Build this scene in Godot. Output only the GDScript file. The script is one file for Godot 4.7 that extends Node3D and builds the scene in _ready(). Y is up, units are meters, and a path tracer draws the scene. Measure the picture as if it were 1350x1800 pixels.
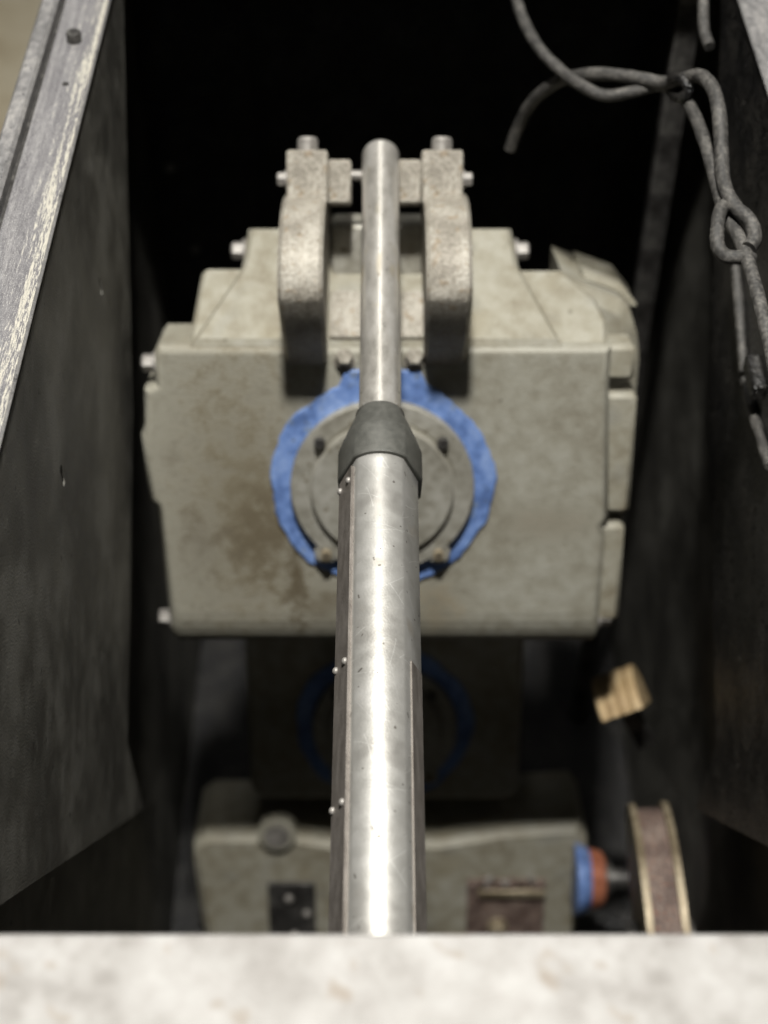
extends Node3D
# A steel machine cabinet seen from above: an electric actuator reaches in to a tilting cast housing.

const FOCAL := 2700.0          # of the 1350 x 1800 photograph, in its pixels
const PITCH := 46.5
const EYE := Vector3(0, 1.9, 0)
const RIM := 1.25              # height of the cabinet's rim above the workshop floor
const XL := -0.235             # inner faces of the side walls
const XR := 0.304

var M := {}
var used := {}

# ---------------------------------------------------------------- helpers
func ray(u: float, v: float) -> Vector3:
	var t := deg_to_rad(PITCH)
	var fw := Vector3(0, -sin(t), -cos(t))
	var up := Vector3(0, cos(t), -sin(t))
	return fw + Vector3.RIGHT * ((u - 675.0) / FOCAL) - up * ((v - 900.0) / FOCAL)

func px(u: float, v: float, d: float) -> Vector3:
	return EYE + ray(u, v) * d

func numbered(called: String) -> String:
	used[called] = used.get(called, -1) + 1
	return called if used[called] == 0 else "%s_%03d" % [called, used[called]]

func thing(called: String, label: String, category: String, xf := Transform3D.IDENTITY, group := "") -> Node3D:
	var o := Node3D.new()
	o.name = numbered(called)
	o.transform = xf
	o.set_meta("label", label)
	o.set_meta("category", category)
	if group != "":
		o.set_meta("group", group)
	add_child(o)
	return o

func part(called: String, mesh: Mesh, m: Material, parent: Node, xf := Transform3D.IDENTITY, label := "") -> MeshInstance3D:
	var o := MeshInstance3D.new()
	o.name = called
	o.mesh = mesh
	o.material_override = m
	o.transform = xf
	o.cast_shadow = GeometryInstance3D.SHADOW_CASTING_SETTING_ON
	if label != "":
		o.set_meta("label", label)
	parent.add_child(o, true)
	return o

func at(p: Vector3) -> Transform3D:
	return Transform3D(Basis.IDENTITY, p)

func rot(p: Vector3, e: Vector3) -> Transform3D:
	return Transform3D(Basis.from_euler(e), p)

func rect(x0: float, y0: float, x1: float, y1: float, c := 0.0) -> PackedVector2Array:
	if c <= 0.0:
		return PackedVector2Array([Vector2(x0, y0), Vector2(x1, y0), Vector2(x1, y1), Vector2(x0, y1)])
	var p := PackedVector2Array()
	for k in [[x1 - c, y0 + c, -90], [x1 - c, y1 - c, 0], [x0 + c, y1 - c, 90], [x0 + c, y0 + c, 180]]:
		for s in 4:
			var a := deg_to_rad(float(k[2]) + 30.0 * s)
			p.append(Vector2(float(k[0]) + cos(a) * c, float(k[1]) + sin(a) * c))
	return p

func circle(r: float, n := 48, cx := 0.0, cy := 0.0) -> PackedVector2Array:
	var p := PackedVector2Array()
	for k in n:
		p.append(Vector2(cx + cos(TAU * k / n) * r, cy + sin(TAU * k / n) * r))
	return p

func inset(p: PackedVector2Array, d: float) -> PackedVector2Array:
	# every corner moved inwards by d (anticlockwise outlines)
	var q := PackedVector2Array()
	var n := p.size()
	for k in n:
		var a := (p[k] - p[(k + n - 1) % n]).normalized()
		var b := (p[(k + 1) % n] - p[k]).normalized()
		var na := Vector2(-a.y, a.x)
		var nb := Vector2(-b.y, b.x)
		var m := (na + nb).normalized()
		q.append(p[k] + m * (d / maxf(0.35, m.dot(na))))
	return q

func tri(st: SurfaceTool, a: Vector3, b: Vector3, c: Vector3, na: Vector3, nb: Vector3, nc: Vector3) -> void:
	# a, b, c anticlockwise seen from outside; front faces run clockwise
	st.set_normal(na); st.add_vertex(a)
	st.set_normal(nc); st.add_vertex(c)
	st.set_normal(nb); st.add_vertex(b)

func v3(p: Vector2, z: float) -> Vector3:
	return Vector3(p.x, p.y, z)

func loft(sections: Array, xf := Transform3D.IDENTITY, into: SurfaceTool = null) -> SurfaceTool:
	# sections: [outline, z] with equal corner counts, z rising; flat caps at both ends
	var st := into
	if st == null:
		st = SurfaceTool.new()
		st.begin(Mesh.PRIMITIVE_TRIANGLES)
	var first: PackedVector2Array = sections[0][0]
	var n := first.size()
	for s in sections.size() - 1:
		var pa: PackedVector2Array = sections[s][0]
		var pb: PackedVector2Array = sections[s + 1][0]
		var za: float = sections[s][1]
		var zb: float = sections[s + 1][1]
		var fn: Array[Vector3] = []
		for k in n:
			var j := (k + 1) % n
			var nn := (v3(pa[j], za) - v3(pa[k], za)).cross(v3(pb[k], zb) - v3(pa[k], za))
			if nn.length() < 1e-12:
				nn = (v3(pb[j], zb) - v3(pb[k], zb)).cross(v3(pb[k], zb) - v3(pa[k], za))
			fn.append(nn.normalized())
		for k in n:
			var j := (k + 1) % n
			var n0 := fn[k]
			var n1 := fn[k]
			var prev := fn[(k + n - 1) % n]
			var next := fn[j]
			if prev.dot(n0) > 0.8:
				n0 = (n0 + prev).normalized()
			if next.dot(n1) > 0.8:
				n1 = (n1 + next).normalized()
			var a := xf * v3(pa[k], za)
			var b := xf * v3(pa[j], za)
			var c := xf * v3(pb[j], zb)
			var d := xf * v3(pb[k], zb)
			n0 = (xf.basis * n0).normalized()
			n1 = (xf.basis * n1).normalized()
			tri(st, a, b, c, n0, n1, n1)
			tri(st, a, c, d, n0, n1, n0)
	for e in 2:
		var sec: Array = sections[0] if e == 0 else sections[sections.size() - 1]
		var p: PackedVector2Array = sec[0]
		var z: float = sec[1]
		var nn := (xf.basis * Vector3(0, 0, -1 if e == 0 else 1)).normalized()
		var idx := Geometry2D.triangulate_polygon(p)
		for k in range(0, idx.size(), 3):
			var a2 := p[idx[k]]
			var b2 := p[idx[k + 1]]
			var c2 := p[idx[k + 2]]
			var ccw := (b2 - a2).cross(c2 - a2) > 0.0
			if ccw != (e == 1):
				var sw := b2
				b2 = c2
				c2 = sw
			tri(st, xf * v3(a2, z), xf * v3(b2, z), xf * v3(c2, z), nn, nn, nn)
	return st

func ext(p: PackedVector2Array, z0: float, z1: float, bev := 0.0, xf := Transform3D.IDENTITY, into: SurfaceTool = null) -> SurfaceTool:
	if bev <= 0.0:
		return loft([[p, z0], [p, z1]], xf, into)
	return loft([[inset(p, bev), z0], [p, z0 + bev], [p, z1 - bev], [inset(p, bev), z1]], xf, into)

func block(lo: Vector3, hi: Vector3, b := 0.002, into: SurfaceTool = null) -> SurfaceTool:
	var q := rect(lo.x, lo.y, hi.x, hi.y)
	if b > 0.0:
		q = PackedVector2Array([Vector2(lo.x + b, lo.y), Vector2(hi.x - b, lo.y), Vector2(hi.x, lo.y + b), Vector2(hi.x, hi.y - b), Vector2(hi.x - b, hi.y), Vector2(lo.x + b, hi.y), Vector2(lo.x, hi.y - b), Vector2(lo.x, lo.y + b)])
	return ext(q, lo.z, hi.z, b, Transform3D.IDENTITY, into)

func lathe(profile: Array, seg := 48, xf := Transform3D.IDENTITY, into: SurfaceTool = null) -> SurfaceTool:
	# profile: Vector2(radius, height along z), height rising on the outside
	var secs := []
	for q: Vector2 in profile:
		secs.append([circle(maxf(q.x, 0.00005), seg), q.y])
	# rings at equal height keep the loft valid with a hair of difference
	for k in range(1, secs.size()):
		if absf(float(secs[k][1]) - float(secs[k - 1][1])) < 1e-6:
			secs[k][1] = float(secs[k - 1][1]) + 1e-5
	return loft(secs, xf, into)

func sweep(pts: Array, r: float, seg := 14, steps := 8, wob := 0.0, seed_ := 1) -> SurfaceTool:
	# a cable along a smooth curve through pts
	var line: Array[Vector3] = []
	for k in pts.size() - 1:
		var p0: Vector3 = pts[maxi(k - 1, 0)]
		var p1: Vector3 = pts[k]
		var p2: Vector3 = pts[k + 1]
		var p3: Vector3 = pts[mini(k + 2, pts.size() - 1)]
		for s in steps:
			var t := float(s) / steps
			line.append(0.5 * ((2.0 * p1) + (p2 - p0) * t + (2.0 * p0 - 5.0 * p1 + 4.0 * p2 - p3) * t * t + (3.0 * p1 - p0 - 3.0 * p2 + p3) * t * t * t))
	line.append(pts[pts.size() - 1])
	var rng := RandomNumberGenerator.new()
	rng.seed = seed_
	var st := SurfaceTool.new()
	st.begin(Mesh.PRIMITIVE_TRIANGLES)
	var side := Vector3.UP
	var rings := []
	var norms := []
	for k in line.size():
		var tan := (line[mini(k + 1, line.size() - 1)] - line[maxi(k - 1, 0)]).normalized()
		side = (side - tan * side.dot(tan))
		if side.length() < 0.05:
			side = tan.cross(Vector3.RIGHT)
		side = side.normalized()
		var oth := tan.cross(side)
		var ring: Array[Vector3] = []
		var nr: Array[Vector3] = []
		var rr := r * (1.0 + wob * rng.randf_range(-1, 1))
		for s in seg:
			var a := TAU * s / seg
			var nn := side * cos(a) + oth * sin(a)
			nr.append(nn)
			ring.append(line[k] + nn * rr)
		rings.append(ring)
		norms.append(nr)
	for k in line.size() - 1:
		for s in seg:
			var j := (s + 1) % seg
			tri(st, rings[k][s], rings[k][j], rings[k + 1][j], norms[k][s], norms[k][j], norms[k + 1][j])
			tri(st, rings[k][s], rings[k + 1][j], rings[k + 1][s], norms[k][s], norms[k + 1][j], norms[k + 1][s])
	for e in [0, line.size() - 1]:
		var nn := (line[1] - line[0]).normalized() * -1.0 if e == 0 else (line[e] - line[e - 1]).normalized()
		for s in seg:
			var j := (s + 1) % seg
			if e == 0:
				tri(st, line[e], rings[e][j], rings[e][s], nn, nn, nn)
			else:
				tri(st, line[e], rings[e][s], rings[e][j], nn, nn, nn)
	return st

# ---------------------------------------------------------------- materials
func noise(seed_: int, freq: float, n: int, oct := 4, kind := FastNoiseLite.TYPE_SIMPLEX_SMOOTH, stretch := Vector2.ONE) -> PackedByteArray:
	var f := FastNoiseLite.new()
	f.seed = seed_
	f.noise_type = kind
	f.frequency = freq
	f.fractal_octaves = oct
	var w := int(n / stretch.x)
	var h := int(n / stretch.y)
	var im := f.get_seamless_image(w, h)
	im.convert(Image.FORMAT_L8)
	if w != n or h != n:
		im.resize(n, n, Image.INTERPOLATE_CUBIC)
	return im.get_data()

func surf(o: Dictionary) -> StandardMaterial3D:
	# cols: dark, mid, light (sRGB); k: weights of the coarse, middle and fine pattern
	var n: int = o.get("n", 512)
	var sd: int = o.seed
	var st: Vector2 = o.get("stretch", Vector2.ONE)
	var a := noise(sd, o.get("f0", 0.006), n, 5, FastNoiseLite.TYPE_SIMPLEX_SMOOTH, st)
	var b := noise(sd + 1, o.get("f1", 0.03), n, 4, FastNoiseLite.TYPE_SIMPLEX_SMOOTH, st)
	var c := noise(sd + 2, o.get("f2", 0.2), n, 2)
	var k: Vector3 = o.get("k", Vector3(1.0, 0.6, 0.4))
	var cols: Array = o.cols
	var spots: Array = o.get("spots", [])      # [noise bytes, threshold 0..255, softness, colour, roughness shift]
	var sp := []
	for q in spots:
		sp.append([noise(sd + 20 + int(q[0]), q[1], n, 2), float(q[2]), float(q[3]), q[4], float(q[5])])
	var blots: Array = o.get("blots", [])      # [x, y, half width, half height in metres, colour]
	var sc: Vector3 = o.get("scale", Vector3(4, 4, 4))
	var marks := PackedByteArray()
	marks.resize(n * n)
	var rng := RandomNumberGenerator.new()
	rng.seed = sd
	var wide: bool = o.get("wide", false)
	for s in int(o.get("scratches", 0)):
		var x := rng.randf() * n
		var y := rng.randf() * n
		var ang: float = rng.randfn(o.get("scratch_angle", 0.0), o.get("scratch_spread", 1.0))
		var len_ := int(rng.randf_range(6, o.get("scratch_len", 60)))
		var bend := rng.randf_range(-0.01, 0.01)
		var amp := rng.randi_range(50, 230)
		for t in len_:
			ang += bend
			x += cos(ang)
			y += sin(ang)
			marks[posmod(int(y), n) * n + posmod(int(x), n)] = amp
			if wide:
				marks[posmod(int(y), n) * n + posmod(int(x) + 1, n)] = amp / 2
	var rgb := PackedByteArray()
	rgb.resize(n * n * 3)
	var rou := PackedByteArray()
	rou.resize(n * n)
	var hgt := PackedByteArray()
	hgt.resize(n * n)
	var r0: float = o.rough[0]
	var r1: float = o.rough[1]
	var c0: Color = cols[0]
	var c1: Color = cols[1]
	var c2: Color = cols[2]
	var mc: Color = o.get("mark_col", Color.WHITE)
	var hk: Vector3 = o.get("hk", Vector3(0.2, 0.3, 0.5))
	for i in n * n:
		var fa := a[i] / 255.0 - 0.5
		var fb := b[i] / 255.0 - 0.5
		var fc := c[i] / 255.0 - 0.5
		var t := clampf(0.5 + fa * k.x + fb * k.y + fc * k.z, 0.0, 1.0)
		var col := c0.lerp(c1, t * 2.0) if t < 0.5 else c1.lerp(c2, t * 2.0 - 1.0)
		var ro := lerpf(r0, r1, clampf(0.5 + fb + fc * 0.6, 0.0, 1.0))
		var hh := 0.5 + fa * hk.x + fb * hk.y + fc * hk.z
		for q in sp:
			var e: float = (float(q[0][i]) - q[1]) / q[2]
			if e > 0.0:
				e = minf(e, 1.0)
				col = col.lerp(q[3], e * q[3].a)
				ro += q[4] * e
				hh += 0.15 * e
		for q in blots:
			var bx: float = fposmod(float(i % n) / n - float(q[0]) * sc.x + 0.5, 1.0) - 0.5
			var by: float = fposmod(float(i / n) / n + float(q[1]) * sc.y + 0.5, 1.0) - 0.5
			var e2: float = 1.0 - Vector2(bx / (float(q[2]) * sc.x), by / (float(q[3]) * sc.y)).length() + fb * 1.3 + fa * 1.0 + fc * 1.1
			if e2 > 0.0:
				col = col.lerp(q[4], minf(e2 * 1.1, 1.0) * q[4].a)
		if marks[i] > 0:
			col = col.lerp(mc, marks[i] / 255.0 * mc.a)
		rgb[i * 3] = clampi(int(col.r * 255.0), 0, 255)
		rgb[i * 3 + 1] = clampi(int(col.g * 255.0), 0, 255)
		rgb[i * 3 + 2] = clampi(int(col.b * 255.0), 0, 255)
		rou[i] = clampi(int(ro * 255.0), 10, 255)
		hgt[i] = clampi(int(hh * 255.0), 0, 255)
	var m := StandardMaterial3D.new()
	m.albedo_texture = ImageTexture.create_from_image(Image.create_from_data(n, n, false, Image.FORMAT_RGB8, rgb))
	m.roughness = 1.0
	m.roughness_texture = ImageTexture.create_from_image(Image.create_from_data(n, n, false, Image.FORMAT_L8, rou))
	m.roughness_texture_channel = BaseMaterial3D.TEXTURE_CHANNEL_RED
	m.metallic = o.get("metal", 0.0)
	m.metallic_specular = o.get("spec", 0.5)
	if o.get("bump", 0.0) > 0.0:
		var hi := Image.create_from_data(n, n, false, Image.FORMAT_L8, hgt)
		hi.convert(Image.FORMAT_RGBA8)
		hi.bump_map_to_normal_map(o.bump)
		m.normal_enabled = true
		m.normal_texture = ImageTexture.create_from_image(hi)
		m.normal_scale = 1.0
	if not o.get("uv", false):
		m.uv1_triplanar = true
		m.uv1_scale = o.get("scale", Vector3(4, 4, 4))
		m.uv1_triplanar_sharpness = 6.0
	return m

func c8(r: float, g: float, b: float, a := 1.0) -> Color:
	return Color(r / 255.0, g / 255.0, b / 255.0, a)

func materials() -> void:
	M.casting = surf({"seed": 11, "n": 1024, "cols": [c8(122, 115, 98), c8(143, 139, 124), c8(156, 153, 141)], "k": Vector3(0.7, 0.8, 0.45), "f0": 0.004, "f1": 0.02, "f2": 0.12, "rough": [0.5, 0.72], "bump": 1.5, "scale": Vector3(2.2, 2.2, 2.2),
		"spots": [[1, 0.03, 222, 24, c8(88, 82, 68, 0.6), 0.1], [2, 0.006, 170, 70, c8(120, 110, 86, 0.35), 0.1], [3, 0.05, 228, 12, c8(178, 175, 166, 0.5), 0.0], [4, 0.006, 176, 70, c8(120, 119, 112, 0.5), 0.0]]})
	M.face = surf({"seed": 12, "n": 1024, "cols": [c8(124, 119, 105), c8(143, 140, 127), c8(156, 154, 143)], "k": Vector3(0.6, 0.7, 0.5), "f0": 0.004, "f1": 0.02, "f2": 0.12, "rough": [0.48, 0.72], "bump": 1.5, "scale": Vector3(2.2, 2.2, 2.2),
		"spots": [[1, 0.03, 222, 24, c8(84, 78, 66, 0.6), 0.1], [3, 0.05, 228, 12, c8(178, 175, 166, 0.5), 0.0]],
		"blots": [[-0.13, -0.02, 0.08, 0.17, c8(104, 95, 75, 0.75)], [-0.082, -0.09, 0.012, 0.09, c8(80, 70, 52, 0.75)], [-0.11, -0.05, 0.05, 0.05, c8(88, 78, 60, 0.6)], [-0.17, -0.06, 0.03, 0.05, c8(104, 98, 86, 0.5)], [-0.06, -0.13, 0.04, 0.03, c8(92, 84, 68, 0.5)], [0.05, -0.13, 0.03, 0.04, c8(120, 104, 78, 0.5)], [-0.09, 0.03, 0.025, 0.04, c8(110, 102, 84, 0.45)], [0.15, -0.04, 0.06, 0.02, c8(124, 116, 100, 0.45)]]})
	M.lug = surf({"seed": 31, "cols": [c8(126, 120, 109), c8(160, 154, 142), c8(188, 183, 172)], "k": Vector3(0.9, 0.9, 0.7), "rough": [0.35, 0.6], "metal": 0.2, "bump": 7.0, "scale": Vector3(7, 7, 7), "f1": 0.06,
		"spots": [[1, 0.07, 205, 15, c8(70, 62, 52, 0.8), 0.2], [2, 0.02, 180, 40, c8(128, 104, 74, 0.4), 0.1]]})
	M.tube = surf({"seed": 51, "n": 512, "cols": [c8(166, 163, 157), c8(184, 182, 176), c8(196, 194, 189)], "k": Vector3(0.8, 0.6, 0.08), "f1": 0.02, "rough": [0.36, 0.46], "metal": 0.68, "bump": 0.25, "scale": Vector3(5, 5, 5),
		"scratches": 110, "wide": true, "scratch_angle": 1.0, "scratch_spread": 0.8, "scratch_len": 70, "mark_col": c8(228, 227, 222, 0.8),
		"spots": [[1, 0.045, 226, 8, c8(96, 92, 86, 0.85), 0.1], [2, 0.01, 186, 46, c8(150, 143, 132, 0.55), 0.14]]})
	M.strip = surf({"seed": 61, "n": 512, "cols": [c8(104, 98, 92), c8(120, 114, 108), c8(136, 130, 124)], "k": Vector3(0.7, 0.6, 0.4), "rough": [0.4, 0.6], "metal": 0.5, "bump": 0.5, "scale": Vector3(9, 9, 3)})
	M.rod = surf({"seed": 71, "cols": [c8(160, 156, 148), c8(188, 184, 176), c8(205, 202, 196)], "k": Vector3(0.8, 0.7, 0.3), "rough": [0.27, 0.4], "metal": 0.6, "bump": 0.3, "scale": Vector3(6, 6, 2.5),
		"spots": [[1, 0.05, 218, 14, c8(112, 98, 78, 0.7), 0.2], [2, 0.012, 190, 50, c8(172, 152, 108, 0.4), 0.08]]})
	M.collar = surf({"seed": 91, "cols": [c8(70, 70, 66), c8(84, 84, 79), c8(98, 97, 92)], "k": Vector3(0.5, 0.6, 0.9), "f2": 0.35, "rough": [0.45, 0.6], "metal": 0.3, "bump": 1.2, "scale": Vector3(8, 8, 8)})
	M.blue = surf({"seed": 111, "cols": [c8(78, 102, 150), c8(104, 132, 186), c8(130, 154, 200)], "k": Vector3(1.0, 0.9, 0.4), "rough": [0.4, 0.6], "bump": 1.0, "scale": Vector3(5, 5, 5),
		"spots": [[1, 0.04, 210, 24, c8(86, 90, 88, 0.7), 0.1], [2, 0.015, 190, 40, c8(120, 126, 130, 0.5), 0.1]]})
	M.flange = surf({"seed": 131, "cols": [c8(138, 134, 122), c8(160, 157, 146), c8(178, 175, 166)], "k": Vector3(0.9, 0.7, 0.4), "rough": [0.4, 0.6], "metal": 0.35, "bump": 0.8, "scale": Vector3(5, 5, 5),
		"spots": [[1, 0.03, 200, 25, c8(110, 102, 84, 0.6), 0.1]]})
	M.wall = surf({"seed": 151, "n": 1024, "cols": [c8(66, 64, 58), c8(84, 82, 75), c8(108, 106, 99)], "k": Vector3(1.5, 0.8, 0.35), "rough": [0.5, 0.75], "bump": 0.6, "scale": Vector3(2.2, 2.2, 2.2), "f0": 0.003, "f1": 0.012,
		"spots": [[1, 0.06, 236, 6, c8(150, 148, 140, 0.9), 0.0], [2, 0.025, 218, 14, c8(40, 38, 34, 0.8), 0.0], [3, 0.012, 196, 36, c8(120, 118, 111, 0.45), 0.1]]})
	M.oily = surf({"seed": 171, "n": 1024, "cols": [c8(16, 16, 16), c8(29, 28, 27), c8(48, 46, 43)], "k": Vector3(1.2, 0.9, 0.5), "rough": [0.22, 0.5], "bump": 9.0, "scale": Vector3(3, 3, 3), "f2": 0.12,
		"spots": [[1, 0.07, 205, 12, c8(120, 118, 114, 0.85), -0.1], [2, 0.012, 190, 46, c8(52, 50, 46, 0.5), 0.1], [3, 0.03, 226, 10, c8(150, 148, 142, 0.8), -0.1]]})  # pale spots are glints painted into the colour
	M.lip = surf({"seed": 211, "n": 1024, "cols": [c8(116, 112, 107), c8(141, 138, 134), c8(160, 158, 155)], "k": Vector3(0.8, 0.8, 0.2), "f0": 0.005, "f1": 0.012, "rough": [0.4, 0.65], "metal": 0.05, "bump": 0.6, "scale": Vector3(4, 4, 4),
		"scratches": 90, "scratch_len": 160, "mark_col": c8(172, 170, 166, 0.6), "spots": [[1, 0.008, 190, 40, c8(120, 106, 90, 0.5), 0.1]]})
	M.rimcoat = surf({"seed": 231, "cols": [c8(104, 103, 102), c8(128, 126, 125), c8(154, 151, 147)], "k": Vector3(0.8, 0.9, 0.6), "rough": [0.35, 0.6], "metal": 0.3, "bump": 2.5, "scale": Vector3(8, 8, 5),
		"scratches": 300, "scratch_angle": 1.57, "scratch_spread": 0.5, "scratch_len": 40, "mark_col": c8(214, 210, 198, 0.75), "spots": [[1, 0.05, 214, 10, c8(40, 40, 42, 0.8), 0.0]]})
	M.zinc = surf({"seed": 251, "n": 256, "cols": [c8(112, 108, 103), c8(136, 132, 126), c8(156, 152, 147)], "rough": [0.42, 0.6], "metal": 0.35, "scale": Vector3(20, 20, 20)})
	M.steel = surf({"seed": 271, "n": 256, "cols": [c8(52, 50, 48), c8(74, 72, 70), c8(104, 102, 98)], "rough": [0.35, 0.6], "metal": 0.6, "bump": 1.0, "scale": Vector3(14, 14, 14)})
	M.cable = surf({"seed": 291, "n": 512, "cols": [c8(36, 35, 33), c8(62, 60, 57), c8(98, 95, 90)], "k": Vector3(0.8, 1.0, 0.6), "rough": [0.5, 0.75], "bump": 4.0, "scale": Vector3(14, 14, 14),
		"spots": [[1, 0.06, 212, 14, c8(30, 29, 28, 0.8), 0.0]]})
	M.tan = surf({"seed": 311, "n": 256, "cols": [c8(138, 114, 80), c8(168, 144, 106), c8(186, 164, 128)], "rough": [0.45, 0.7], "metal": 0.2, "bump": 1.0, "scale": Vector3(10, 10, 10)})
	M.wheelrim = surf({"seed": 331, "n": 256, "cols": [c8(112, 100, 80), c8(136, 124, 102), c8(156, 144, 122)], "rough": [0.4, 0.65], "metal": 0.4, "bump": 1.0, "scale": Vector3(10, 10, 10)})
	M.rust = surf({"seed": 351, "n": 512, "cols": [c8(72, 58, 52), c8(104, 88, 80), c8(132, 118, 108)], "k": Vector3(1.0, 1.0, 0.5), "f1": 0.05, "rough": [0.6, 0.85], "bump": 4.0, "scale": Vector3(8, 8, 8),
		"spots": [[1, 0.04, 190, 20, c8(136, 84, 60, 0.6), 0.0], [2, 0.07, 205, 15, c8(50, 44, 42, 0.8), 0.0]]})
	M.orange = surf({"seed": 371, "n": 256, "cols": [c8(128, 74, 52), c8(158, 96, 70), c8(172, 116, 90)], "rough": [0.45, 0.65], "scale": Vector3(12, 12, 12)})
	M.floor = surf({"seed": 391, "cols": [c8(186, 172, 144), c8(204, 192, 165), c8(214, 204, 180)], "k": Vector3(1.2, 0.7, 0.3), "rough": [0.5, 0.75], "bump": 1.0, "scale": Vector3(0.9, 0.9, 0.9)})
	M.wear = rim_wear()

func rim_wear() -> StandardMaterial3D:
	# grey coating of the side rim, scuffed to bare bright metal along the inner edge: u across (1 = inner edge), v along
	var w := 256
	var h := 2048
	var f := FastNoiseLite.new()
	f.seed = 5
	f.frequency = 0.02
	f.fractal_octaves = 4
	var g := FastNoiseLite.new()
	g.seed = 9
	g.frequency = 0.12
	g.fractal_octaves = 3
	var rgb := PackedByteArray()
	rgb.resize(w * h * 3)
	var mr := PackedByteArray()
	mr.resize(w * h)
	for y in h:
		for x in w:
			var u := float(x) / w
			var a := f.get_noise_2d(x * 1.2, y * 0.22)
			var b := g.get_noise_2d(x * 0.9, y * 0.35)
			var c := g.get_noise_2d(x * 2.0 + 900.0, y * 2.0)
			var col := c8(104, 102, 104).lerp(c8(132, 130, 130), clampf(0.5 + a + b * 0.5, 0, 1))
			var wear := u * 1.0 - 0.80 + a * 0.5 + b * 0.45 + c * 0.25
			if wear > 0.0:
				col = col.lerp(c8(196, 191, 176), clampf(wear * 5.0, 0, 0.9))
			if c > 0.38:
				col = col.lerp(c8(205, 202, 194), clampf((c - 0.38) * 8.0, 0, 0.8))
			if c < -0.5:
				col = col.lerp(c8(44, 44, 46), clampf((-0.5 - c) * 8.0, 0, 0.8))
			var i := y * w + x
			rgb[i * 3] = int(col.r * 255.0)
			rgb[i * 3 + 1] = int(col.g * 255.0)
			rgb[i * 3 + 2] = int(col.b * 255.0)
			mr[i] = clampi(int((0.52 + b * 0.3 - clampf(wear, 0, 0.2)) * 255.0), 60, 240)
	var m := StandardMaterial3D.new()
	m.albedo_texture = ImageTexture.create_from_image(Image.create_from_data(w, h, false, Image.FORMAT_RGB8, rgb))
	m.roughness = 1.0
	m.roughness_texture = ImageTexture.create_from_image(Image.create_from_data(w, h, false, Image.FORMAT_L8, mr))
	m.metallic = 0.3
	return m

# ---------------------------------------------------------------- fasteners
func hex_bolt(r: float, h: float) -> SurfaceTool:
	# hexagon head on a washer, standing on z = 0
	var st := lathe([Vector2(r * 1.25, 0), Vector2(r * 1.3, h * 0.08), Vector2(r * 1.3, h * 0.2), Vector2(r * 1.2, h * 0.26)], 24)
	var hexa := circle(r, 6)
	loft([[hexa, h * 0.24], [hexa, h * 0.86], [inset(hexa, r * 0.14), h]], Transform3D.IDENTITY, st)
	return st

func cap_screw(r: float, h: float) -> SurfaceTool:
	# socket cap screw: a plain cylinder head; a dark disc stands in for its hollow
	return lathe([Vector2(r, 0), Vector2(r, h * 0.85), Vector2(r * 0.88, h), Vector2(r * 0.55, h + 0.00002)], 24)

func pan_screw(r: float) -> SurfaceTool:
	return lathe([Vector2(r, 0), Vector2(r, r * 0.25), Vector2(r * 0.86, r * 0.62), Vector2(r * 0.5, r * 0.88), Vector2(0.0001, r * 0.95)], 20)

func lamp(p: Vector3, size: Vector2, energy: float, label: String) -> void:
	# a ceiling fitting: housing, hangers, glowing diffuser and the light just under it
	var o := thing("ceiling_lamp", label, "lamp", at(p), "ceiling lamps above the workshop")
	var hx := size.x / 2.0
	var hz := size.y / 2.0
	part("housing", block(Vector3(-hx - 0.02, 0.012, -hz - 0.02), Vector3(hx + 0.02, 0.07, hz + 0.02), 0.006).commit(), M.zinc, o)
	for s in [-1, 1]:
		part("hanger", lathe([Vector2(0.004, 0.0), Vector2(0.004, 0.4)], 10, Transform3D(Basis.from_euler(Vector3(-PI / 2, 0, 0)), Vector3(0, 0.07, hz * 0.75 * s))).commit(), M.steel, o)
	part("diffuser", block(Vector3(-hx, 0.0, -hz), Vector3(hx, 0.011, hz), 0.002).commit(), M.glow, o)
	var l := AreaLight3D.new()
	l.name = "panel_light"
	l.area_size = size
	l.light_color = Color(1.0, 0.992, 0.972)
	l.light_energy = energy
	l.area_range = 14.0
	l.shadow_enabled = true
	l.transform = rot(Vector3(0, -0.006, 0), Vector3(-PI / 2, 0, 0))
	o.add_child(l)

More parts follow.
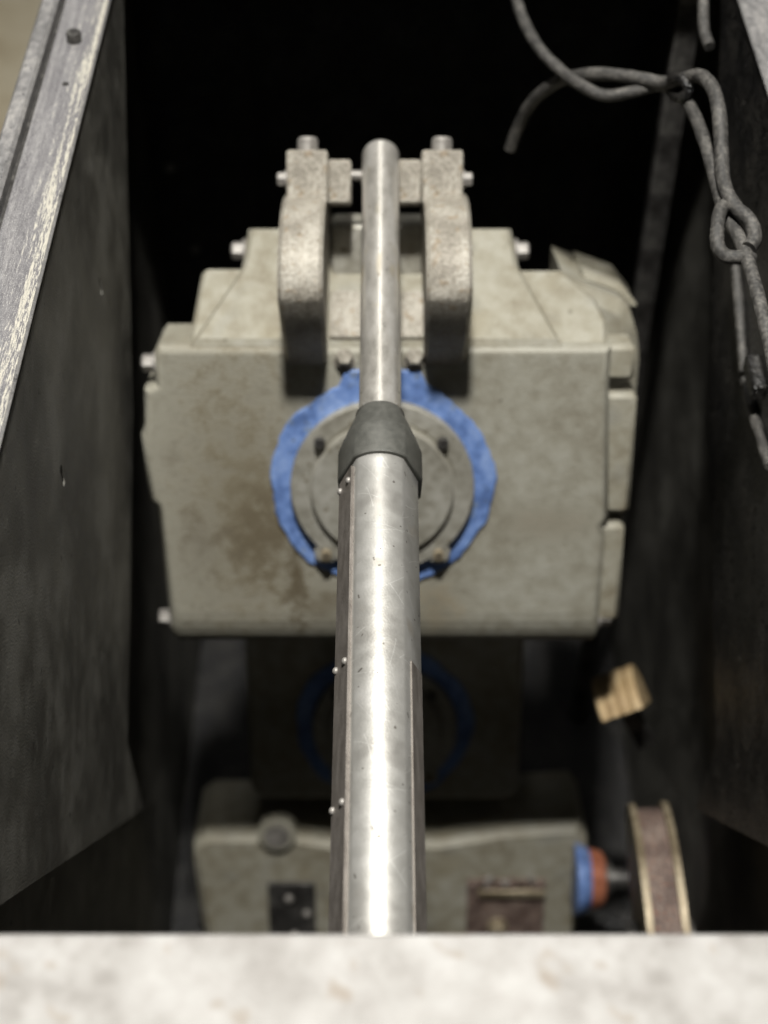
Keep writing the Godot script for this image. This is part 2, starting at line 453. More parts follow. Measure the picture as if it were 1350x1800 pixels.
# ---------------------------------------------------------------- the scene
func _ready() -> void:
	var cam := Camera3D.new()
	cam.name = "camera"
	cam.position = EYE
	cam.rotation_degrees = Vector3(-PITCH, 0, 0)
	cam.near = 0.05
	cam.far = 60.0
	var lens := CameraAttributesPhysical.new()
	lens.frustum_focal_length = 36.0
	lens.frustum_focus_distance = 1.02
	lens.frustum_near = 0.05
	lens.frustum_far = 60.0
	lens.exposure_aperture = 2.6
	cam.attributes = lens
	cam.fov = rad_to_deg(2.0 * atan(900.0 / FOCAL))
	add_child(cam)
	cam.current = true
	var we := WorldEnvironment.new()
	we.name = "environment"
	var env := Environment.new()
	env.background_mode = Environment.BG_COLOR
	env.background_color = Color(0.09, 0.094, 0.102)
	env.tonemap_mode = Environment.TONE_MAPPER_LINEAR
	env.tonemap_exposure = 1.1
	env.sdfgi_enabled = true
	env.ssao_enabled = true
	env.ssil_enabled = true
	we.environment = env
	add_child(we)
	M.glow = StandardMaterial3D.new()
	M.glow.albedo_color = Color(0.9, 0.9, 0.88)
	M.glow.emission_enabled = true
	M.glow.emission = Color(1.0, 0.992, 0.972)
	M.glow.emission_energy_multiplier = 1.5
	materials()
	lamp(Vector3(-0.02, 3.3, -0.55), Vector2(0.14, 0.14), 8.8, "square bright work lamp hung above the open cabinet")
	lamp(Vector3(-0.10, 3.3, -1.50), Vector2(0.30, 0.80), 1.05, "long ceiling lamp just beyond the cabinet's rear edge")
	lamp(Vector3(-0.10, 3.3, -3.15), Vector2(0.30, 0.90), 1.0, "long ceiling lamp farthest beyond the cabinet's rear")
	lamp(Vector3(0.10, 3.3, 1.55), Vector2(0.20, 0.20), 0.22, "small square ceiling lamp in front of the cabinet's lip")

	# setting
	var fl := MeshInstance3D.new()
	fl.name = "floor"
	fl.mesh = block(Vector3(-5, -0.1, -7), Vector3(5, 0, 4), 0.0).commit()
	fl.material_override = M.floor
	fl.set_meta("kind", "structure")
	add_child(fl)

	cabinet()
	housing()
	actuator()
	lower()
	drive()
	cables()

func rim_sheet(x0: float, x1: float, z0: float, z1: float, y: float) -> ArrayMesh:
	# the flat top of a side rim as a thin plate with its own texture coordinates
	var st := SurfaceTool.new()
	st.begin(Mesh.PRIMITIVE_TRIANGLES)
	var q := [Vector3(x0, y, z1), Vector3(x1, y, z1), Vector3(x1, y, z0), Vector3(x0, y, z0)]
	var uv := [Vector2(0, 1), Vector2(1, 1), Vector2(1, 0), Vector2(0, 0)]
	for i in [0, 2, 1, 0, 3, 2]:
		st.set_normal(Vector3.UP)
		st.set_uv(uv[i])
		st.add_vertex(q[i])
	return st.commit()

func cabinet() -> void:
	var o := thing("machine_cabinet", "open-topped steel machine cabinet with dark walls, scuffed grey rim and pale front lip", "cabinet")
	# side walls stand 6 mm thick inside the outer skin
	# the left wall with two slots cut through it
	var lw := CSGCombiner3D.new()
	lw.name = "left_wall"
	lw.set_meta("label", "dark olive grey inner wall with two slots")
	o.add_child(lw)
	var wing := PackedVector2Array([Vector2(-0.822, 0.615), Vector2(-0.800, 0.640), Vector2(-0.322, RIM - 0.008), Vector2(-1.312, RIM - 0.008), Vector2(-1.27, 1.19), Vector2(-1.055, 0.92), Vector2(-0.905, 0.80), Vector2(-0.815, 0.735)])
	var sheet := CSGPolygon3D.new()
	sheet.name = "sheet"
	sheet.polygon = wing
	sheet.depth = 0.0012
	sheet.transform = Transform3D(xz_turn(), Vector3(XL - 0.0012, 0, 0))
	sheet.material = M.wall
	lw.add_child(sheet)
	for q in [[110.0, 836.0, 0.019, 0.007], [177.0, 503.0, 0.017, 0.006]]:
		var r := ray(q[0], q[1])
		var p := EYE + r * ((XL - EYE.x) / r.x)
		var cut := CSGPolygon3D.new()
		cut.name = "slot"
		cut.operation = CSGShape3D.OPERATION_SUBTRACTION
		cut.polygon = rect(-float(q[2]) / 2, -float(q[3]) / 2, float(q[2]) / 2, float(q[3]) / 2, float(q[3]) * 0.45)
		cut.depth = 0.03
		cut.material = M.wall
		cut.transform = Transform3D(Basis(Vector3(0, -1, 0), Vector3(0, 0, -1), Vector3(1, 0, 0)), p + Vector3(0.015, 0, 0))
		lw.add_child(cut)
	part("right_wall", ext(wing, -0.003, 0.0, 0.0006, Transform3D(xz_turn(), Vector3(XR, 0, 0))).commit(), M.oily, o, Transform3D.IDENTITY, "black oily inner wall with painted pale glints")
	part("back_wall", block(Vector3(XL - 0.05, 0.02, -1.62), Vector3(XR + 0.05, RIM - 0.004, -1.60), 0.0).commit(), M.oily, o)  # oil black also stands in for deep shade at the rear
	part("bottom_plate", block(Vector3(XL - 0.05, 0.004, -1.60), Vector3(XR + 0.05, 0.018, -0.20), 0.0).commit(), M.oily, o)  # black oily colour takes the place of shade on the lit bottom
	part("top_cover", block(Vector3(XL - 0.05, RIM - 0.003, -1.62), Vector3(XR + 0.05, RIM + 0.003, -1.31), 0.001).commit(), M.rimcoat, o)
	for s in [[XL - 0.055, XL - 0.050], [XR + 0.050, XR + 0.055]]:
		part("outer_skin", block(Vector3(s[0], 0.004, -1.62), Vector3(s[1], RIM - 0.006, -0.20), 0.001).commit(), M.wall, o)
	# left rim: ledge, groove and raised outer edge
	var rl := part("side_rim", block(Vector3(XL - 0.037, RIM - 0.005, -1.31), Vector3(XL + 0.001, RIM - 0.0005, -0.349), 0.0015).commit(), M.rimcoat, o)
	part("worn_coating", rim_sheet(XL - 0.036, XL - 0.0005, -1.31, -0.35, RIM), M.wear, rl, Transform3D.IDENTITY, "grey coating worn to bright metal along the inner edge")
	part("raised_edge", block(Vector3(XL - 0.0555, RIM - 0.012, -1.31), Vector3(XL - 0.041, RIM + 0.006, -0.349), 0.0025).commit(), M.rimcoat, rl)
	part("groove", block(Vector3(XL - 0.0415, RIM - 0.012, -1.31), Vector3(XL - 0.0365, RIM - 0.006, -0.349), 0.0).commit(), M.steel, rl)
	var rr := part("side_rim", block(Vector3(XR - 0.001, RIM - 0.005, -1.31), Vector3(XR + 0.037, RIM - 0.0005, -0.349), 0.0015).commit(), M.rimcoat, o)
	part("raised_edge", block(Vector3(XR + 0.041, RIM - 0.012, -1.31), Vector3(XR + 0.0555, RIM + 0.006, -0.349), 0.0025).commit(), M.rimcoat, rr)
	# screw in the left rim; a dark steel disc imitates the shaded hole
	var y_of := func(u: float, v: float) -> Vector3:
		var r := ray(u, v)
		return EYE + r * ((RIM - EYE.y) / r.y)
	var bp: Vector3 = y_of.call(131.0, 72.0)
	var up := Basis.from_euler(Vector3(-PI / 2, 0, 0))
	var sc := part("rim_screw", cap_screw(0.0062, 0.0085).commit(), M.steel, o, Transform3D(up, bp))
	part("socket_disc", lathe([Vector2(0.0024, 0.0), Vector2(0.0024, 0.0004)], 6).commit(), M.steel, sc, at(Vector3(0, 0, 0.0086)))  # raised dark disc in place of a shaded hollow
	var hp: Vector3 = y_of.call(115.0, 148.0)
	part("hole_disc", lathe([Vector2(0.0028, 0.0), Vector2(0.0026, 0.0006)], 20).commit(), M.steel, o, Transform3D(up, hp))  # dark disc stands in for the shade of an open bore
	# front: a thick panel whose pale top is the lip at the bottom of the picture
	part("front_panel", block(Vector3(XL - 0.05, 0.02, -0.330), Vector3(XR + 0.05, RIM - 0.006, -0.318), 0.001).commit(), M.wall, o)
	part("front_lip", block(Vector3(XL - 0.12, RIM - 0.006, -0.3475), Vector3(XR + 0.12, RIM + 0.002, -0.16), 0.0018).commit(), M.lip, o, Transform3D.IDENTITY, "pale mottled top of the front panel")
	# rear corner post
	part("corner_post", block(Vector3(XR - 0.024, 0.02, -1.372), Vector3(XR - 0.002, RIM - 0.01, -1.35), 0.002).commit(), M.steel, o)
	# small screws added in the rear wall to stand for faint glints
	for q in [[299.0, 295.0], [343.0, 437.0], [242.0, 193.0]]:
		var r2 := ray(q[0], q[1])
		var p2 := EYE + r2 * ((-1.60 - EYE.z) / r2.z)
		part("wall_screw", pan_screw(0.006).commit(), M.zinc, o, at(p2))
	# rubber trim along an opening in the right wall, with its clip
	var on_right := func(u: float, v: float, off: float) -> Vector3:
		var r := ray(u, v)
		return EYE + r * ((XR - off - EYE.x) / r.x)
	part("edge_trim", sweep([on_right.call(1293, 470, .004), on_right.call(1299, 540, .004), on_right.call(1304, 610, .004), on_right.call(1308, 655, .004)], 0.0042, 10, 8, 0.12, 3).commit(), M.cable, o)
	part("edge_trim", sweep([on_right.call(1309, 668, .004), on_right.call(1318, 710, .004), on_right.call(1334, 760, .004), on_right.call(1352, 820, .004)], 0.0042, 10, 8, 0.12, 4).commit(), M.cable, o)
	var cp: Vector3 = on_right.call(1326, 660, .006)
	part("trim_clip", block(Vector3(-0.006, -0.008, -0.018), Vector3(0.006, 0.008, 0.022), 0.002).commit(), M.oily, o, at(cp))

func face_basis() -> Basis:
	# x right, y up along the tilted front face, z out of it
	var e := deg_to_rad(22.0)
	return Basis(Vector3.RIGHT, Vector3(0, cos(e), -sin(e)), Vector3(0, sin(e), cos(e)))

func xz_turn() -> Basis:
	# takes an outline in (z, y) and its depth to x: outline x -> z, outline y -> y, depth -> -x
	return Basis(Vector3(0, 0, 1), Vector3(0, 1, 0), Vector3(-1, 0, 0))

func flange_set(o: Node3D, seed_: int) -> void:
	# blue painted pad, ring, raised disc and four screws on a housing's front
	var rng := RandomNumberGenerator.new()
	rng.seed = seed_
	var pad := PackedVector2Array()
	for k in 96:
		var a := TAU * k / 96.0
		var r := 0.1035 + 0.0014 * sin(a * 5.0 + 1.0) + 0.0009 * sin(a * 13.0 + float(seed_)) + rng.randf_range(-0.0009, 0.0009)
		var p := Vector2(cos(a) * r, sin(a) * r)
		if absf(p.x) < 0.039 and p.y > 0.0:
			p.y = 0.111
		pad.append(p)
	part("painted_pad", ext(pad, -0.001, 0.0035, 0.001).commit(), M.blue, o, Transform3D.IDENTITY, "blue painted ring around the cover")
	var ring := part("flange_ring", lathe([Vector2(0.0845, 0.003), Vector2(0.0845, 0.0115), Vector2(0.083, 0.0135), Vector2(0.069, 0.0138), Vector2(0.067, 0.0125), Vector2(0.06, 0.0125)], 96).commit(), M.flange, o)
	for s in [-1, 1]:
		part("ear", ext(circle(0.011, 24), 0.003, 0.012, 0.001).commit(), M.flange, ring, at(Vector3(0.0525 * s, -0.066, 0)))
	part("cover_disc", lathe([Vector2(0.0655, 0.011), Vector2(0.0655, 0.0185), Vector2(0.0635, 0.0205), Vector2(0.001, 0.0206)], 96).commit(), M.flange, o)
	for q in [[-0.0565, 0.0475], [0.0545, 0.0475], [-0.0525, -0.066], [0.0525, -0.066]]:
		var top: bool = q[1] > 0.0
		var z := 0.0135 if top else 0.012
		var s2 := part("cover_screw", cap_screw(0.0052, 0.0075 if top else 0.006).commit(), M.steel if top else M.wheelrim, o, at(Vector3(q[0], q[1], z)))
		part("socket_disc", lathe([Vector2(0.0022, 0.0), Vector2(0.0022, 0.0004)], 6).commit(), M.steel, s2, at(Vector3(0, 0, 0.0076 if top else 0.0061)))  # dark disc drawn where the hollow would be in shade

func housing() -> void:
	var o := thing("tilting_housing", "grey cast iron housing with blue ring, round cover and two lugs holding the rod", "machine housing", Transform3D(face_basis(), px(672, 850, 1.42)))
	# front plate: outline with the steps seen down its left side
	var fp := PackedVector2Array([Vector2(-0.198, -0.184), Vector2(0.206, -0.184), Vector2(0.2085, -0.178), Vector2(0.210, -0.055), Vector2(0.207, -0.045), Vector2(0.212, -0.036), Vector2(0.2045, 0.098), Vector2(0.2045, 0.132), Vector2(-0.199, 0.132), Vector2(-0.2035, 0.127), Vector2(-0.2045, 0.096), Vector2(-0.2150, 0.091), Vector2(-0.2165, 0.052), Vector2(-0.2205, 0.047), Vector2(-0.2165, -0.018), Vector2(-0.2105, -0.024), Vector2(-0.2045, -0.178)])
	var round_bottom := func(d: float, up_by: float) -> PackedVector2Array:
		var q := inset(fp, d)
		for k in q.size():
			if q[k].y < -0.16:
				q[k].y += up_by
		return q
	var plate_secs := [[inset(fp, 0.006), -0.075], [fp, -0.069], [fp, -0.05]]
	for k in 9:
		var a := deg_to_rad(10.0 * (k + 1))
		plate_secs.append([round_bottom.call(0.007 * maxf(0.0, (k - 5) / 3.0), 0.042 * (1.0 - cos(a))), -0.05 + 0.05 * sin(a)])
	part("front_plate", loft(plate_secs).commit(), M.face, o)
	# sloped roof behind the front plate: a trapezoid slab, x across and y up the slope
	var slope := Transform3D(Basis(Vector3.RIGHT, Vector3(0, 0.5, -0.8660254), Vector3(0, 0.8660254, 0.5)), Vector3(0, 0.1355, -0.002))
	var roof_poly := PackedVector2Array([Vector2(-0.172, 0.0), Vector2(0.1615, 0.0), Vector2(0.1265, 0.098), Vector2(0.1255, 0.108), Vector2(0.1215, 0.148), Vector2(-0.1265, 0.148), Vector2(-0.129, 0.108), Vector2(-0.131, 0.094)])
	part("roof", ext(roof_poly, -0.09, 0.0, 0.005, slope).commit(), M.casting, o)
	# lower shoulders either side of the roof
	var sl := PackedVector2Array([Vector2(-0.174, 0.004), Vector2(-0.10, 0.004), Vector2(-0.10, 0.102), Vector2(-0.164, 0.102), Vector2(-0.168, 0.096)])
	part("shoulder", ext(sl, -0.10, -0.008, 0.004, slope).commit(), M.casting, o)
	var sr := PackedVector2Array([Vector2(0.08, 0.004), Vector2(0.202, 0.004), Vector2(0.204, 0.035), Vector2(0.196, 0.062), Vector2(0.166, 0.10), Vector2(0.08, 0.10)])
	part("shoulder", ext(sr, -0.10, -0.008, 0.004, slope).commit(), M.casting, o)
	part("core", block(Vector3(-0.15, -0.16, -0.19), Vector3(0.15, 0.12, -0.058), 0.004).commit(), M.casting, o)
	# rounded end bell on the right, wider than the plate
	var bell := PackedVector2Array([Vector2(0.168, -0.165), Vector2(0.2, -0.17), Vector2(0.226, -0.14), Vector2(0.236, -0.10), Vector2(0.241, -0.05), Vector2(0.2435, 0.095), Vector2(0.240, 0.118), Vector2(0.231, 0.143), Vector2(0.222, 0.152), Vector2(0.168, 0.172)])
	var eb := part("end_bell", ext(bell, -0.21, -0.072, 0.012).commit(), M.casting, o, Transform3D.IDENTITY, "rounded brownish end cover behind the plate")
	for k in 2:
		part("rib", ext(PackedVector2Array([Vector2(0.188, 0.158), Vector2(0.222, 0.146), Vector2(0.236, 0.132), Vector2(0.243, 0.137), Vector2(0.226, 0.158), Vector2(0.188, 0.172)]), -0.135 - 0.05 * k, -0.105 - 0.05 * k, 0.006).commit(), M.casting, eb)
	for q in [[0.097, 0.130, 0.228], [-0.035, 0.084, 0.232], [-0.15, -0.047, 0.229]]:
		part("side_plate", block(Vector3(0.2, q[0], -0.048), Vector3(q[2], q[1], -0.010), 0.004).commit(), M.casting, o)
	# bolts that stick out at the corners
	var right := Basis.from_euler(Vector3(0, PI / 2, 0))
	var left := Basis.from_euler(Vector3(0, -PI / 2, 0))
	for q in [[-0.203, 0.112, -0.016, 0], [0.2095, -0.15, -0.02, 1], [-0.2035, -0.15, -0.018, 0], [0.1235, 0.190, -0.112, 1], [-0.1275, 0.190, -0.112, 0]]:
		part("corner_bolt", hex_bolt(0.0085, 0.014).commit(), M.zinc, o, Transform3D(right if q[3] == 1 else left, Vector3(q[0], q[1], q[2])))
	# ribs and small plates between the lugs
	part("web_plate", ext(rect(-0.047, 0.004, 0.038, 0.060, 0.002), -0.01, 0.004, 0.001, slope).commit(), M.lug, o)
	part("web_plate", block(Vector3(-0.047, 0.172, -0.12), Vector3(0.038, 0.2235, -0.075), 0.003).commit(), M.flange, o)
	for s in [-0.0335, 0.0285]:
		part("web_bolt", hex_bolt(0.0082, 0.013).commit(), M.lug, o, Transform3D(Basis.from_euler(Vector3(-0.5, 0, 0)), Vector3(s, 0.120, -0.003)))
	# lugs: rounded ears whose undersides fall back to the face, with a clamp block on top
	var back_tilt := Basis.from_euler(Vector3(-0.30, 0, 0))
	for s in [[-0.0865, -0.0488], [0.0365, 0.0750]]:
		var ear := PackedVector2Array()
		ear.append(Vector2(-0.165, 0.15))
		ear.append(Vector2(-0.03, 0.100))
		ear.append(Vector2(-0.002, 0.1135))
		for k in 28:
			var a := deg_to_rad(-7.0 + 118.0 * k / 27.0)
			ear.append(Vector2(-0.024 + cos(a) * 0.102, 0.203 + sin(a) * 0.058))
		ear.append(Vector2(-0.12, 0.240))
		ear.append(Vector2(-0.165, 0.20))
		var lg := part("lug", ext(ear, -s[1], -s[0], 0.0035, Transform3D(xz_turn(), Vector3.ZERO)).commit(), M.lug, o)
		var cxm: float = (s[0] + s[1]) / 2.0 + (0.0025 if s[0] < 0.0 else -0.0035)
		var sg := 1.0 if s[0] < 0.0 else -1.0
		var cb := part("clamp_block", block(Vector3(-0.0178, -0.026, -0.044), Vector3(0.0178, 0.0195, 0.006), 0.0018).commit(), M.lug, lg, Transform3D(back_tilt, Vector3(cxm, 0.279, -0.034)))
		part("clamp_bolt", lathe([Vector2(0.0092, 0.0), Vector2(0.0092, 0.0095), Vector2(0.0075, 0.0125), Vector2(0.004, 0.013)], 28).commit(), M.zinc, cb, Transform3D(Basis.from_euler(Vector3(-PI / 2, 0, 0)), Vector3(0, 0.0195, -0.012)))
		part("side_nut", hex_bolt(0.0062, 0.009).commit(), M.zinc, cb, Transform3D(left if sg > 0.0 else right, Vector3(-0.0178 * sg, -0.004, -0.010)))
		# spacer between clamp block and rod
		part("spacer_block", block(Vector3(-0.010, -0.024, -0.038), Vector3(0.010, 0.0135, 0.000), 0.0018).commit(), M.lug, lg, Transform3D(back_tilt, Vector3(cxm + sg * 0.0281, 0.277, -0.036)))
	part("pivot_pin", lathe([Vector2(0.0048, -0.031), Vector2(0.0048, 0.031)], 20, Transform3D(right, Vector3(-0.0025, 0.275, -0.044))).commit(), M.zinc, o)
	flange_set(o, 44)

func actuator() -> void:
	var e := deg_to_rad(3.3)
	var b := Basis(Vector3.RIGHT, Vector3(0, cos(e), sin(e)), Vector3(0, -sin(e), cos(e)))
	var o := thing("linear_actuator", "silver electric linear actuator reaching from the front lip to the lugs", "actuator", Transform3D(b, px(668, 840, 1.1035)))
	# extruded tube: round top, flat flanks
	var sec := func(g: float) -> PackedVector2Array:
		var p := PackedVector2Array()
		p.append(Vector2(-0.020 - g, -0.026 - g))
		p.append(Vector2(0.020 + g, -0.026 - g))
		p.append(Vector2(0.0262 + g, -0.020 - g))
		p.append(Vector2(0.0272 + g, -0.004))
		for k in 17:
			var a := deg_to_rad(50.0 + 80.0 * k / 16.0)
			p.append(Vector2(cos(a) * (0.0262 + g), sin(a) * (0.0262 + g)))
		p.append(Vector2(-0.0272 - g, -0.004))
		p.append(Vector2(-0.0262 - g, -0.020 - g))
		return p
	part("outer_tube", loft([[sec.call(0.0), -0.012], [sec.call(0.0), 0.44]]).commit(), M.tube, o, Transform3D.IDENTITY, "satin aluminium tube with fine scratches")
	part("end_fitting", block(Vector3(-0.02, -0.022, 0.439), Vector3(0.02, 0.02, 0.50), 0.004).commit(), M.steel, o)
	# collar: nose widening from the rod to the full section
	var nose := func(r: float) -> PackedVector2Array:
		var p := PackedVector2Array()
		var full: PackedVector2Array = sec.call(0.0034)
		for q in full:
			p.append(q.normalized() * r)
		return p
	var mid := func(t: float) -> PackedVector2Array:
		var a: PackedVector2Array = nose.call(0.0215)
		var c: PackedVector2Array = sec.call(0.0034)
		var p := PackedVector2Array()
		for k in a.size():
			p.append(a[k].lerp(c[k], t))
		return p
	part("collar", loft([[nose.call(0.0195), -0.058], [nose.call(0.0212), -0.056], [mid.call(0.55), -0.041], [mid.call(0.97), -0.029], [sec.call(0.0034), -0.026], [sec.call(0.0034), -0.0012], [sec.call(0.0026), 0.0]]).commit(), M.collar, o, Transform3D.IDENTITY, "dark grey moulded collar with chamfered nose")
	# rod and its end
	part("rod", lathe([Vector2(0.0158, -0.335), Vector2(0.0158, -0.05)], 64).commit(), M.rod, o, Transform3D.IDENTITY, "polished steel rod with yellowish grease stains")
	part("wiper_ring", lathe([Vector2(0.0172, -0.0605), Vector2(0.0185, -0.0595), Vector2(0.0185, -0.0575)], 48).commit(), M.steel, o)
	part("rod_end", lathe([Vector2(0.004, -0.3815), Vector2(0.0125, -0.381), Vector2(0.0155, -0.379), Vector2(0.0163, -0.376), Vector2(0.0163, -0.338), Vector2(0.0158, -0.3345)], 64).commit(), M.rod, o)
	# strip down the left flank with pairs of screws
	var fn := Vector2(0.917, 0.398)
	var sa := Vector2(-0.0180, 0.0172)
	var sb := Vector2(-0.0268, -0.0032)
	var nl := Vector2(-fn.x, fn.y)
	part("side_strip", ext(PackedVector2Array([sa, sa + nl * 0.0026, sb + nl * 0.0026, sb]), 0.004, 0.44, 0.0004).commit(), M.strip, o, Transform3D.IDENTITY, "narrow strip screwed to the tube's flank")
	var ra := Vector2(0.0198, 0.0131)
	var rb := Vector2(0.0266, -0.0026)
	part("side_plate", ext(PackedVector2Array([rb, rb + fn * 0.0010, ra + fn * 0.0010, ra]), 0.168, 0.42, 0.0003).commit(), M.strip, o)
	var zn := Vector3(nl.x, nl.y, 0).normalized()
	var sb3 := Basis(Vector3(0, 0, 1), zn.cross(Vector3(0, 0, 1)), zn)
	for z in [0.016, 0.170, 0.272]:
		for t in [0.18, 0.88]:
			var q: Vector2 = sa.lerp(sb, t) + nl * 0.0026
			part("strip_screw", pan_screw(0.0025).commit(), M.zinc, o, Transform3D(sb3, Vector3(q.x, q.y, z - 0.003 * t)))

func lower() -> void:
	# the housing underneath, almost lost in the shadow of the upper one
	var o := thing("lower_housing", "dark cast housing with blue ring in the shadow under the tilting housing", "machine housing", Transform3D(face_basis(), px(676, 1272, 1.80)))
	part("body", ext(rect(-0.16, -0.108, 0.16, 0.13, 0.02), -0.20, 0.0, 0.006).commit(), M.casting, o)
	flange_set(o, 45)
	part("pedestal", block(Vector3(-0.12, 0, -0.05), Vector3(0.12, 0.32, 0.05), 0.003).commit(), M.casting, o, Transform3D(face_basis().inverse(), face_basis().inverse() * (Vector3(0, 0.02, -1.16) - o.position)))
	# cast base under it, its lower front caught by the lamp above
	var fb := face_basis()
	var org := px(675, 1545, 1.90)
	var k2 := Vector2(1.118, 1.336)
	var q := thing("base_casting", "low grey cast base with dark cover plate and rusty opening behind the front lip", "machine base", Transform3D(fb, org))
	var bp := PackedVector2Array()
	for c: Vector2 in [Vector2(-0.199, -0.11), Vector2(0.212, -0.11), Vector2(0.223, 0.0), Vector2(0.2225, 0.045), Vector2(0.212, 0.058), Vector2(0.13, 0.052), Vector2(0.06, 0.040), Vector2(-0.06, 0.040), Vector2(-0.10, 0.047), Vector2(-0.195, 0.047), Vector2(-0.209, 0.037), Vector2(-0.210, 0.015)]:
		bp.append(c * k2)
	part("body", ext(bp, -0.13, 0.0, 0.008).commit(), M.casting, q)
	var pl := part("cover_plate", block(Vector3(-0.144, -0.14, -0.001), Vector3(-0.085, -0.004, 0.004), 0.001).commit(), M.steel, q, Transform3D.IDENTITY, "dark bolted cover plate")
	for p in [[-0.118, -0.027], [-0.096, -0.050], [-0.112, -0.083]]:
		part("plate_screw", pan_screw(0.0055).commit(), M.zinc, pl, at(Vector3(p[0], p[1], 0.004)))
	# rusty framed opening at the right: four frame bars round a sunken plate
	var op := part("inner_plate", block(Vector3(0.103, -0.145, -0.001), Vector3(0.2, 0.0, 0.003), 0.001).commit(), M.rust, q, Transform3D.IDENTITY, "rusty plate in a framed opening")
	part("frame_bar", block(Vector3(0.103, -0.145, 0.003), Vector3(0.116, 0.0, 0.012), 0.002).commit(), M.rust, op)
	part("frame_bar", block(Vector3(0.1165, -0.022, 0.003), Vector3(0.2, -0.011, 0.010), 0.002).commit(), M.wheelrim, op)
	part("stud", hex_bolt(0.010, 0.016).commit(), M.wheelrim, op, at(Vector3(0.142, -0.070, 0.003)))
	var rng := RandomNumberGenerator.new()
	rng.seed = 8
	for k in 18:
		part("swarf_chip", block(Vector3(-0.005, -0.0025, -0.001), Vector3(0.005, 0.0025, 0.003), 0.0006).commit(), M.rust if k % 3 else M.zinc, op, rot(Vector3(rng.randf_range(0.118, 0.198), rng.randf_range(-0.009, 0.004), 0.005), Vector3(rng.randf_range(-0.4, 0.4), 0.3, rng.randf() * 3.0)))
	# plugged filler neck
	var fh := part("filler_neck", lathe([Vector2(0.023, -0.01), Vector2(0.023, 0.010), Vector2(0.021, 0.012), Vector2(0.017, 0.012)], 40).commit(), M.casting, q, at(Vector3(-0.130, 0.070, -0.004)))
	part("filler_plug", lathe([Vector2(0.016, 0.010), Vector2(0.0155, 0.0130), Vector2(0.006, 0.0131)], 32).commit(), M.zinc, fh)
	part("support_foot", block(Vector3(-0.17, 0, -0.03), Vector3(0.17, 0.10, 0.05), 0.003).commit(), M.casting, q, Transform3D(fb.inverse(), fb.inverse() * (Vector3(0, 0.018, org.z - 0.06) - org)))

func drive() -> void:
	# hub with orange seal on the right end of the base
	var ax := Basis.from_euler(Vector3(0, PI / 2, 0))
	var h := thing("shaft_hub", "blue and orange shaft hub at the right end of the cast base", "hub", Transform3D(ax, px(1029, 1545, 1.88)))
	part("blue_flange", lathe([Vector2(0.044, -0.014), Vector2(0.043, -0.006), Vector2(0.036, 0.004)], 48).commit(), M.blue, h)
	part("orange_seal", lathe([Vector2(0.036, 0.004), Vector2(0.037, 0.006), Vector2(0.034, 0.018), Vector2(0.030, 0.022)], 48).commit(), M.orange, h)
	part("shaft", lathe([Vector2(0.022, 0.020), Vector2(0.022, 0.030), Vector2(0.014, 0.031), Vector2(0.014, 0.06)], 32).commit(), M.steel, h)
	# belt wheel seen edge on
	var w := thing("drive_sheave", "large drive sheave seen edge on, rust brown groove between two tan rims", "sheave", Transform3D(ax.rotated(Vector3(0, 0, 1), 0.13), px(1163, 1668, 1.60)))
	part("tread", lathe([Vector2(0.02, -0.021), Vector2(0.146, -0.021), Vector2(0.148, -0.014), Vector2(0.1445, -0.0125), Vector2(0.1445, 0.0125), Vector2(0.148, 0.014), Vector2(0.146, 0.021), Vector2(0.02, 0.021)], 96).commit(), M.rust, w)
	for s in [-1, 1]:
		part("rim_band", lathe([Vector2(0.1455, -0.0042), Vector2(0.1505, -0.0036), Vector2(0.1505, 0.0036), Vector2(0.1455, 0.0042)], 96).commit(), M.wheelrim, w, at(Vector3(0, 0, 0.0168 * s)))
	part("hub", lathe([Vector2(0.03, -0.034), Vector2(0.03, 0.034)], 32).commit(), M.steel, w)
	# ribbed tan pulley above it: half-round ribs, cut flat to imitate a shadow edge
	var p := thing("cut_pulley", "small tan ribbed half pulley, cut flat to imitate a shadow edge, below the right corner of the tilting housing", "half_pulley", Transform3D(ax.rotated(Vector3.UP, 0.1).rotated(Vector3(0, 0, 1), 0.42), px(1103, 1250, 1.66)))
	var half := func(r: float) -> PackedVector2Array:
		var g := PackedVector2Array()
		for k in 25:
			var a := deg_to_rad(-50.0 + 180.0 * k / 24.0)
			g.append(Vector2(cos(a) * r, sin(a) * r))
		return g
	for k in 4:
		var z := -0.024 + 0.0122 * k
		part("rib", ext(half.call(0.046), z, z + 0.0100, 0.0014).commit(), M.tan, p)
	part("core", ext(half.call(0.0412), -0.0235, 0.0225).commit(), M.tan, p)
	part("stem", block(Vector3(0.0, -0.075, -0.010), Vector3(0.015, -0.001, 0.010), 0.001).commit(), M.steel, p)

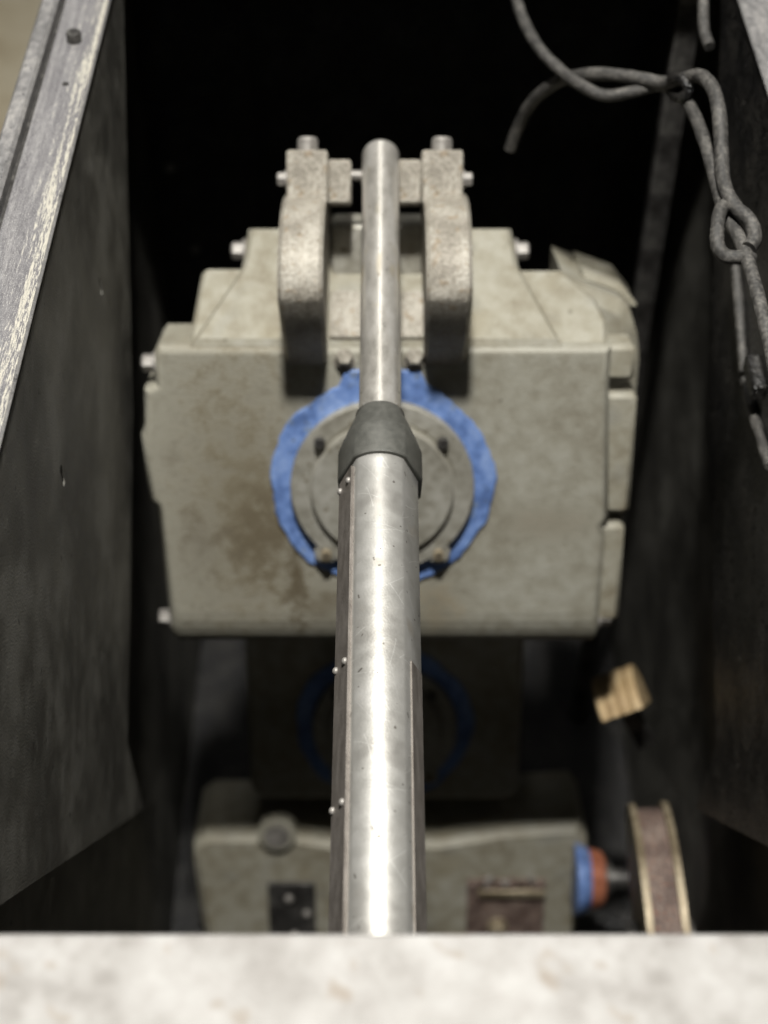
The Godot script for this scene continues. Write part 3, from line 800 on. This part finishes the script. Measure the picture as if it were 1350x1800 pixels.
func cables() -> void:
	var a := thing("power_cable", "grey sheathed cable knotted along the right wall and looping over the dark rear", "cable")
	var main_ := [px(1372, 700, 1.03), px(1352, 600, 1.05), px(1335, 530, 1.07), px(1312, 450, 1.10), px(1293, 405, 1.12), px(1277, 382, 1.13), px(1264, 340, 1.14), px(1245, 270, 1.17), px(1222, 205, 1.21), px(1196, 165, 1.24), px(1160, 150, 1.26), px(1110, 162, 1.27), px(1065, 168, 1.28), px(1030, 155, 1.29), px(990, 128, 1.31), px(950, 88, 1.33), px(922, 40, 1.36), px(905, -12, 1.39), px(896, -60, 1.42)]
	part("sheath", sweep(main_, 0.0052, 14, 8, 0.05, 2).commit(), M.cable, a)
	var second := [px(897, 262, 1.42), px(912, 222, 1.40), px(935, 180, 1.37), px(970, 150, 1.34), px(1010, 134, 1.31), px(1060, 130, 1.285), px(1120, 137, 1.265), px(1170, 146, 1.25), px(1205, 138, 1.22), px(1232, 134, 1.20), px(1254, 158, 1.175), px(1264, 200, 1.16), px(1268, 260, 1.15), px(1272, 320, 1.135), px(1290, 360, 1.12), px(1318, 388, 1.11), px(1326, 418, 1.105), px(1316, 436, 1.10)]
	part("sheath", sweep(second, 0.0055, 14, 8, 0.05, 5).commit(), M.cable, a)
	var loop := [px(1322, 452, 1.105), px(1300, 452, 1.10), px(1276, 450, 1.10), px(1262, 432, 1.10), px(1261, 400, 1.105), px(1266, 372, 1.115), px(1278, 360, 1.13), px(1296, 372, 1.14)]
	part("knot_loop", sweep(loop, 0.0052, 14, 8, 0.05, 7).commit(), M.cable, a)
	part("binding", sweep([px(1180, 138, 1.235), px(1200, 140, 1.215), px(1210, 158, 1.215), px(1196, 172, 1.225), px(1180, 160, 1.25), px(1180, 138, 1.245)], 0.0045, 10, 6).commit(), M.oily, a)
	var s := thing("hose_stub", "short grey hose end hanging by the right rim", "hose")
	part("tube", sweep([px(1237, -25, 1.30), px(1236, 20, 1.29), px(1238, 55, 1.28), px(1247, 82, 1.27)], 0.0048, 12, 8, 0.04, 9).commit(), M.cable, s)
